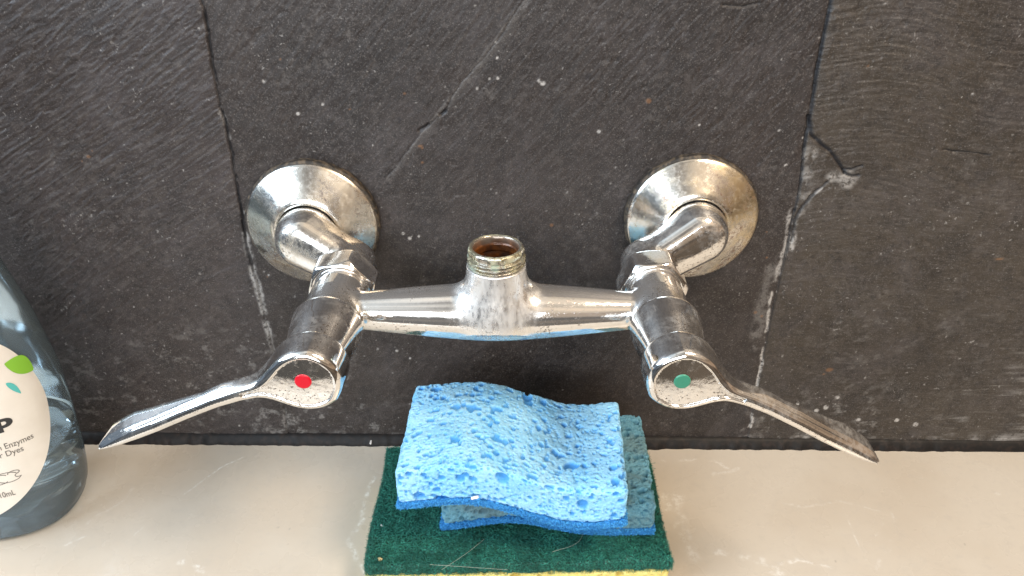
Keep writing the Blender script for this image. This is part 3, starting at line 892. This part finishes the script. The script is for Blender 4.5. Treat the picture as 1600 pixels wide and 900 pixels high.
# big green and yellow sponge
GS = (.1505, .0855, .024)
BX, BY = .0030, -.0733
def wb(Q):
    P = Q.copy()
    P[:, 0] += .0012 * np.sin(P[:, 1] * 60); return P
base_sp = empty('scouring_sponge', (BX, BY, -TILT * BX + .0002), (0, TILT, R(1.8)))
tag(base_sp, 'large yellow sponge with dark green scouring pad lying flat on pale counter', 'sponge', 'sponges stacked under the faucet')
yw = lambda Q: wb(Q) + np.array([-.0009, -.0006, .0090])
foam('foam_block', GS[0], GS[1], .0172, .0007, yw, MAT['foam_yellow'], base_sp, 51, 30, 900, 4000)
g = np.random.default_rng(5)
P, N, q = box_shell(GS[0] - .0005, GS[1] - .0005, .0066, .0009, .0012)
P = P + N * ((fb3(P * 380, 3, 7) - .5) * .0022)[:, None]
P[:, 2] += (fb3(P * 45, 2, 8) - .5) * .0010
for (x0, y0), (x1, y1), dp in (((-.022, -.046), (-.018, -.020), .0016), ((.026, -.046), (.030, -.025), .0010)):
    dd = polyline_dist(P[:, 0] + (fb3(P * 150, 2, 9) - .5) * .004, P[:, 1], [(x0, y0), (x1, y1)])
    P[:, 2] -= dp * (1 - sstep(0, .004, dd)) * (P[:, 2] > 0)
nf = 26000
u = g.uniform(-.5, .5, (nf, 2))
C = np.stack([u[:, 0] * (GS[0] - .002), u[:, 1] * (GS[1] - .002), np.full(nf, .0031) + g.uniform(-.0002, .0007, nf)], -1)
a = g.uniform(0, 2 * np.pi, nf)
dr = np.stack([np.cos(a), np.sin(a), g.normal(0, .22, nf)], -1); dr /= np.linalg.norm(dr, axis=1)[:, None]
f1 = fibres(C, dr, g.uniform(.0020, .0056, nf), g.uniform(.00010, .00019, nf), .45, g)
# the sides
ne = 9000
t = g.uniform(0, 1, ne); sd_ = g.integers(0, 4, ne); hx, hy = GS[0] / 2, GS[1] / 2
ex = np.where(sd_ == 0, -hx, np.where(sd_ == 1, hx, (t - .5) * 2 * hx)); ey = np.where(sd_ == 2, -hy, np.where(sd_ == 3, hy, (t - .5) * 2 * hy))
C = np.stack([ex, ey, g.uniform(-.0032, .0034, ne)], -1)
dr = g.normal(0, 1, (ne, 3)); dr /= np.linalg.norm(dr, axis=1)[:, None]
f2 = fibres(C, dr, g.uniform(.0012, .0034, ne), g.uniform(.00006, .0001, ne), .35, g)
V, Q = merge([(P, q), f1, f2])
V = wb(V) + np.array([0, 0, .0208])
me = mesh_np('scouring_pad', V, Q); tone(me, len(P), 15, g)
link('scouring_pad', me, MAT['pile_green'], base_sp)

def blue_sponge(name, label, loc, rotz, L, Wd, T, wave, material, seed, tiltx=0.0, **kw):
    r_ = empty(name, loc, (tiltx, 0, rotz))
    tag(r_, label, 'sponge', 'sponges stacked under the faucet')
    def wp(Q, off=0.0):
        P = Q.copy()
        P[:, 2] += off + wave(P[:, 0])
        return P
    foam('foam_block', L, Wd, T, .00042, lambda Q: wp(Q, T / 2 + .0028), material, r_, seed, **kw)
    # scouring layer with a looped pile edge
    g = np.random.default_rng(seed)
    P, N, q = box_shell(L - .0005, Wd - .0005, .0030, .0005, .0009)
    P = P + N * ((fb3(P * 650, 2, seed) - .5) * .0022)[:, None]
    ne = 15000
    t = g.uniform(0, 1, ne); sd_ = g.choice(4, ne, p=[.12, .16, .62, .10]); hx, hy = L / 2, Wd / 2
    ex = np.where(sd_ == 0, -hx, np.where(sd_ == 1, hx, (t - .5) * 2 * hx)); ey = np.where(sd_ == 2, -hy, np.where(sd_ == 3, hy, (t - .5) * 2 * hy))
    C = np.stack([ex * 1.004 + g.normal(0, .0003, ne), ey * 1.008 + g.normal(0, .0003, ne), g.uniform(-.0015, .0015, ne)], -1)
    dr = g.normal(0, 1, (ne, 3)); dr /= np.linalg.norm(dr, axis=1)[:, None]
    f2 = fibres(C, dr, g.uniform(.0008, .0020, ne), g.uniform(.00014, .00024, ne), .5, g, 3)
    V, Q = merge([(P, q), f2])
    me = mesh_np('scouring_layer', wp(V, .0016), Q); tone(me, len(P), 12, g)
    link('scouring_layer', me, MAT['pile_blue'], r_)
    return r_
ZT = .0240
# lower, duller sponge
lowx = lambda x: np.interp(x, np.linspace(-.056, .056, 23), np.convolve(np.interp(np.linspace(-.056 - .0102, .056 + .0102, 27), [-.07, -.054, -.018, .020, .054, .07], [-.001, .0000, .0094, .0000, .0022, .003]), np.ones(5) / 5, 'valid'))
blue_sponge('wavy_sponge', 'dull teal blue wavy sponge sandwiched between the green pad and the bright sponge', (.0190, -.0610, ZT - .0004), R(-2.0), .1075, .0700, .0175, lowx, MAT['foam_dull'], 71, big=80, mid=1200, small=8000, rough=1.1)
# upper, bright sponge
hix = lambda x: np.interp(x, np.linspace(-.056, .056, 23), np.convolve(np.interp(np.linspace(-.056 - .0102, .056 + .0102, 27), [-.07, -.053, -.019, .030, .053, .07], [.0100, .0118, .0182, .0010, .0054, .007]), np.ones(5) / 5, 'valid'))
blue_sponge('wavy_sponge', 'bright light blue wavy sponge on top of the stack', (.0012, -.0800, ZT + .0205), R(-2.4), .1075, .0640, .0205, hix, MAT['foam_bright'], 83, tiltx=R(1.0), mid=1000, small=7000, rough=.7)

# crumbs of soap and food on the stack
def crumb(name, label, loc, size, c, seed, elong=(1, 1, 1)):
    P, N, q = box_shell(1, 1, 1, .12, .35)
    P = P + N * ((fb3(P * 3 + seed, 3, seed) - .5) * .8)[:, None]
    P = P * np.array(elong) * size
    o = link(name, mesh_np(name, P, q), simple(name + '_' + str(seed), c, .7), None)
    o.location = loc; o.rotation_euler = (seed, seed * 2, seed * 3)
    return tag(o, label, 'crumb')
crumb('crumb', 'tan crumb near the front left corner of the green pad', (-.0648, -.1140, ZT + .0012), .0017, (0.50, 0.40, 0.20), 3, (1.2, 1, .6))
crumb('crumb', 'white crumb at the left edge of the green pad', (-.0668, -.0925, ZT + .0010), .0013, (0.75, 0.76, 0.72), 5, (.8, 1.6, .6))
crumb('crumb', 'white flake stuck to the front lower edge of the bright blue sponge', (-.0172, -.1132, ZT + .0420), .0015, (0.82, 0.80, 0.76), 8, (.8, .5, 2.2))
crumb('crumb', 'white speck on the dark sealant beside the green pad', (-.0885, -.0045, .0040), .0018, (0.75, 0.72, 0.68), 11, (1.8, .8, .6))
# stray hairs on the green pad
def hair(label, pts, r=.000045):
    cu = bpy.data.curves.new('stray_hair', 'CURVE'); cu.dimensions = '3D'; cu.bevel_depth = r; cu.bevel_resolution = 1
    sp = cu.splines.new('BEZIER'); sp.bezier_points.add(len(pts) - 1)
    for b_, p in zip(sp.bezier_points, pts):
        b_.co = p; b_.handle_left_type = b_.handle_right_type = 'AUTO'
    t_ = bpy.data.objects.new('tmp', cu); col.objects.link(t_)
    dg = bpy.context.evaluated_depsgraph_get()
    me = bpy.data.meshes.new_from_object(t_.evaluated_get(dg))
    bpy.data.objects.remove(t_)
    return tag(link('stray_hair', me, simple('pale_hair', (0.62, 0.58, 0.50), .5)), label, 'hair')
hair('straight pale hair along the front edge of the green pad', [(-.040, -.1175, ZT + .0018), (-.020, -.1195, ZT + .0022), (-.002, -.1205, ZT + .0016)])
hair('curled pale hair in front of the blue sponges on the green pad', [(.020, -.1100, ZT + .0020), (.033, -.1045, ZT + .0028), (.036, -.0990, ZT + .0026)])
hair('thin pale hair crossing the middle front of the green pad', [(-.034, -.1205, ZT + .0016), (-.022, -.1110, ZT + .0026), (-.014, -.1020, ZT + .0020)], .00004)

# ------------------------------------------------------------------ the soap bottle
BC = (-.288, .318 - CAMD)
BROT = R(7)
BA, BB, BN = .0485, .0350, 2.5
PZ = [0, .0015, .005, .012, .03, .05, .083, .119, .148, .17, .195, .215, .232, .240, .262]
PS = [.77, .83, .885, .925, .965, .985, 1.0, .92, .80, .73, .60, .45, .31, .27, .27]
def bscale(z):
    return np.interp(z, PZ, PS)
_zz = np.linspace(0, .262, 200)
_ss = np.convolve(np.pad(bscale(_zz), 4, 'edge'), np.ones(9) / 9, 'valid'); _ss[:4] = bscale(_zz[:4])
def bsc(z): return np.interp(z, _zz, _ss)
def bsurf(phi, z, off=0.0):
    """phi 0 = local +x, -90 deg = front; above the shoulder the section turns round"""
    s = bsc(z); rnd = sstep(.17, .235, z)
    ea = BA * s * (1 - rnd) + .0125 * rnd; eb = BB * s * (1 - rnd) + .0125 * rnd; n = BN * (1 - rnd) + 2 * rnd
    c, sn = np.cos(phi), np.sin(phi)
    r = (np.abs(c / ea) ** n + np.abs(sn / eb) ** n) ** (-1 / n) + off
    return np.stack([r * c, r * sn, z + 0 * phi], -1)
_ph = np.linspace(-np.pi / 2, np.pi / 6, 400)
_pt = bsurf(_ph, np.full(400, .075)); _arc = np.concatenate([[0], np.cumsum(np.linalg.norm(np.diff(_pt, axis=0), axis=1))])
def arc_phi(s):
    p = np.interp(np.abs(s), _arc, _ph) + np.pi / 2
    return -np.pi / 2 + np.sign(s) * p
bottle = empty('soap_bottle', (BC[0], BC[1], -TILT * BC[0] + .0003), (0, TILT, BROT))
tag(bottle, 'clear plastic dish soap bottle with white oval label at the left edge', 'bottle')
k = M('clear_blue_plastic')
bm_ = k.bump(k.noise(30, 1), .25, .003)
tr_ = k.n.new('ShaderNodeBsdfTransparent'); gl_ = k.n.new('ShaderNodeBsdfGlossy'); df_ = k.n.new('ShaderNodeBsdfDiffuse')
lw_ = k.n.new('ShaderNodeLayerWeight'); lw_.inputs['Blend'].default_value = .45
k.l.new(k.mix(k.rng(lw_.outputs['Facing'], .25, 1.0), (0.86, 0.93, 0.96), (0.66, 0.80, 0.88)), tr_.inputs['Color'])
gl_.inputs['Roughness'].default_value = .11; k.l.new(bm_, gl_.inputs['Normal'])
df_.inputs['Color'].default_value = (0.52, 0.70, 0.84, 1)
m1_ = k.n.new('ShaderNodeMixShader'); m2_ = k.n.new('ShaderNodeMixShader')
m1_.inputs[0].default_value = .14; k.l.new(tr_.outputs[0], m1_.inputs[1]); k.l.new(df_.outputs[0], m1_.inputs[2])
fr_ = k.n.new('ShaderNodeFresnel'); fr_.inputs['IOR'].default_value = 1.5
k.l.new(fr_.outputs[0], m2_.inputs[0]); k.l.new(m1_.outputs[0], m2_.inputs[1]); k.l.new(gl_.outputs[0], m2_.inputs[2])
k.l.new(m2_.outputs[0], k.out.inputs['Surface'])
MAT['plastic'] = k.m
def shell(off, zlist, flip=False, bottom_z=None):
    ph = np.linspace(0, 2 * np.pi, 160, endpoint=False)
    A, Z = np.meshgrid(ph, zlist, indexing='ij')
    V = bsurf(A, Z, off)
    if bottom_z is not None: V[:, 0, 2] = bottom_z
    return V, grid_quads(160, len(zlist), True)
zl = np.concatenate([np.linspace(0, .012, 14), np.linspace(.014, .262, 110)])
Vo, Qo = shell(0, zl); n_o = Vo.shape[0] * Vo.shape[1]
Vall = np.concatenate([Vo.reshape(-1, 3), [[0, 0, .0035]]])
ar = np.arange(160); nx = (ar + 1) % 160; nzo = len(zl)
me = mesh_np('shell', Vall, Qo, np.stack([nx * nzo, ar * nzo, np.full(160, n_o)], -1))
link('shell', me, MAT['plastic'], bottle)
# liquid
zq = np.concatenate([np.linspace(.0016, .012, 10), np.linspace(.014, .050, 24)])
Vl, Ql = shell(-.0012, zq); n_l = Vl.shape[0] * Vl.shape[1]
Vl2 = np.concatenate([Vl.reshape(-1, 3), [[0, 0, .0046]], [[0, 0, .0500]]])
nzq = len(zq)
tr = [np.stack([nx * nzq, ar * nzq, np.full(160, n_l)], -1), np.stack([ar * nzq + nzq - 1, nx * nzq + nzq - 1, np.full(160, n_l + 1)], -1)]
k = M('clear_soap'); k.set(col=(0.90, 0.95, 0.97), rough=.0, trans=1.0, ior=1.30); MAT['soap'] = k.m
link('liquid_soap', mesh_np('liquid_soap', Vl2, Ql, np.concatenate(tr)), MAT['soap'], bottle)
# cap
prof = [(.0001, .288), (.0125, .288), (.0150, .286), (.0158, .262), (.0158, .242), (.0132, .241)]
link('cap', lathe('cap', resample(prof[::-1], .001, .001), 'Z', 96), simple('white_cap', (.75, .75, .74), .35), bottle)
# label
LC = (.004, .077); LR = (.0615, .0512)
def lab(s, z, off): return bsurf(arc_phi(s), z, off)
nr, na = 40, 160
rr, aa = np.meshgrid(np.linspace(0.0, 1, nr), np.linspace(0, 2 * np.pi, na, endpoint=False), indexing='ij')
la_, lb_ = LR[0] * rr * np.cos(aa), LR[1] * rr * np.sin(aa)
ls = LC[0] + la_ * math.cos(R(60)) - lb_ * math.sin(R(60)); lz = LC[1] + la_ * math.sin(R(60)) + lb_ * math.cos(R(60))
Vt = lab(ls, lz, .00035).reshape(-1, 3)
i, j = np.meshgrid(np.arange(nr - 1), np.arange(na), indexing='ij'); j2 = (j + 1) % na
ql = np.stack([i * na + j, (i + 1) * na + j, (i + 1) * na + j2, i * na + j2], -1).reshape(-1, 4)
k = M('label_paper'); k.set(col=k.mix(k.rng(k.noise(90, 3), .3, .7), (0.74, 0.70, 0.64), (0.78, 0.745, 0.69)), rough=.42)
me = mesh_np('label', Vt, ql)
label = link('label', me, k.m, bottle)
label['label'] = 'white oval paper label'
def flat_to_label(name, polys_me, material, off=.00055):
    """bend a flat mesh drawn in (s, z) on to the bottle"""
    n = len(polys_me.vertices); c_ = np.empty(n * 3); polys_me.vertices.foreach_get('co', c_); c_ = c_.reshape(-1, 3)
    V = lab(c_[:, 0], c_[:, 1], off)
    polys_me.vertices.foreach_set('co', V.ravel().astype(np.float32)); polys_me.update()
    return link(name, polys_me, material, label)
def text_mesh(body, s, z, size, bold=0.0, align='LEFT'):
    cu = bpy.data.curves.new('txt', 'FONT'); cu.body = body; cu.size = size; cu.offset = bold; cu.align_x = align
    cu.resolution_u = 6
    t_ = bpy.data.objects.new('tmp', cu); col.objects.link(t_)
    dg = bpy.context.evaluated_depsgraph_get()
    me = bpy.data.meshes.new_from_object(t_.evaluated_get(dg))
    bpy.data.objects.remove(t_)
    me.transform(Matrix.Translation((s, z, 0)))
    return me
def leaf_mesh(cs, cz, L, w, ang, sharp=1.0):
    t = np.linspace(0, 1, 24); hw = w * np.sin(np.pi * t ** sharp) ** .8
    up = np.stack([(t - .5) * L, hw], -1); dn = np.stack([(t - .5) * L, -hw * .55], -1)
    P = np.stack([up, (up + dn) / 2, dn], 1).reshape(-1, 2)
    c_, s_ = math.cos(ang), math.sin(ang)
    V = np.stack([cs + P[:, 0] * c_ - P[:, 1] * s_, cz + P[:, 0] * s_ + P[:, 1] * c_, 0 * P[:, 0]], -1)
    return mesh_np('leaf', V, grid_quads(24, 3), smooth=False)
def stroke_mesh(lines, w):
    Vs, Qs, o = [], [], 0
    for pts in lines:
        p = np.array(pts, float); d = np.gradient(p, axis=0); d /= np.maximum(np.linalg.norm(d, axis=1), 1e-12)[:, None]
        nn = np.stack([-d[:, 1], d[:, 0]], -1)
        V = np.stack([p + nn * w, p - nn * w], 1).reshape(-1, 2)
        Vs.append(np.concatenate([V, np.zeros((len(V), 1))], 1)); Qs.append(grid_quads(len(p), 2) + o); o += len(V)
    return mesh_np('strokes', np.concatenate(Vs), np.concatenate(Qs), smooth=False)
INK = simple('dark_ink', (0.03, 0.03, 0.032), .5); INK2 = simple('grey_ink', (0.13, 0.12, 0.11), .5)
def fit_text(body, ref, s0, s1, z, height, bold=0.0):
    """right-aligned text whose last word (ref) spans s0..s1"""
    m1 = text_mesh(ref, 0, 0, 1.0); x = [v.co.x for v in m1.vertices]; y = [v.co.y for v in m1.vertices]
    kx = (s1 - s0) / (max(x) - min(x)); ky = height / max(y)
    m2 = text_mesh(body, 0, 0, 1.0, bold); xm = max(v.co.x for v in m2.vertices)
    m2.transform(Matrix.Translation((s1, z, 0)) @ Matrix.Diagonal((kx, ky, 1, 1)) @ Matrix.Translation((-xm, 0, 0)))
    return m2
flat_to_label('brand_letter', fit_text('p', 'p', .0325, .0387, .0772, .0046, .045), INK)
flat_to_label('lettering', fit_text('n Enzymes', 'Enzymes', .0317, .0445, .0643, .0034), INK2)
flat_to_label('lettering', fit_text('or Dyes', 'Dyes', .0310, .0386, .0597, .0034), INK2)
flat_to_label('lettering', fit_text('710mL', '710mL', .0195, .0284, .0345, .0036), INK2)
flat_to_label('leaf_mark', leaf_mesh(.0515, .1035, .0165, .0060, R(-42)), simple('leaf_green', (0.25, 0.55, 0.05), .45))
flat_to_label('drop_mark', leaf_mesh(.0445, .0952, .0095, .0018, R(-64), .75), simple('drop_teal', (0.10, 0.50, 0.48), .45))
LAB = dict(logo=(.0245, .0470))
lg = LAB['logo']; tt = np.linspace(0, 1, 16)
def arcl(cx_, cz_, rx, rz, a0, a1): return [(lg[0] + cx_ + rx * math.cos(R(a0 + (a1 - a0) * t)), lg[1] + cz_ + rz * math.sin(R(a0 + (a1 - a0) * t))) for t in tt]
flat_to_label('rabbit_mark', stroke_mesh([arcl(.002, .0, .0060, .0030, 20, 170), arcl(.004, -.0012, .0050, .0024, 200, 350), arcl(.0065, .0018, .0026, .0012, -60, 200),
    arcl(-.001, -.0022, .0040, .0016, 180, 340), arcl(.0085, -.0004, .0018, .0012, 90, 300), arcl(.000, .0012, .0030, .0010, 0, 160)], .00018), INK2)
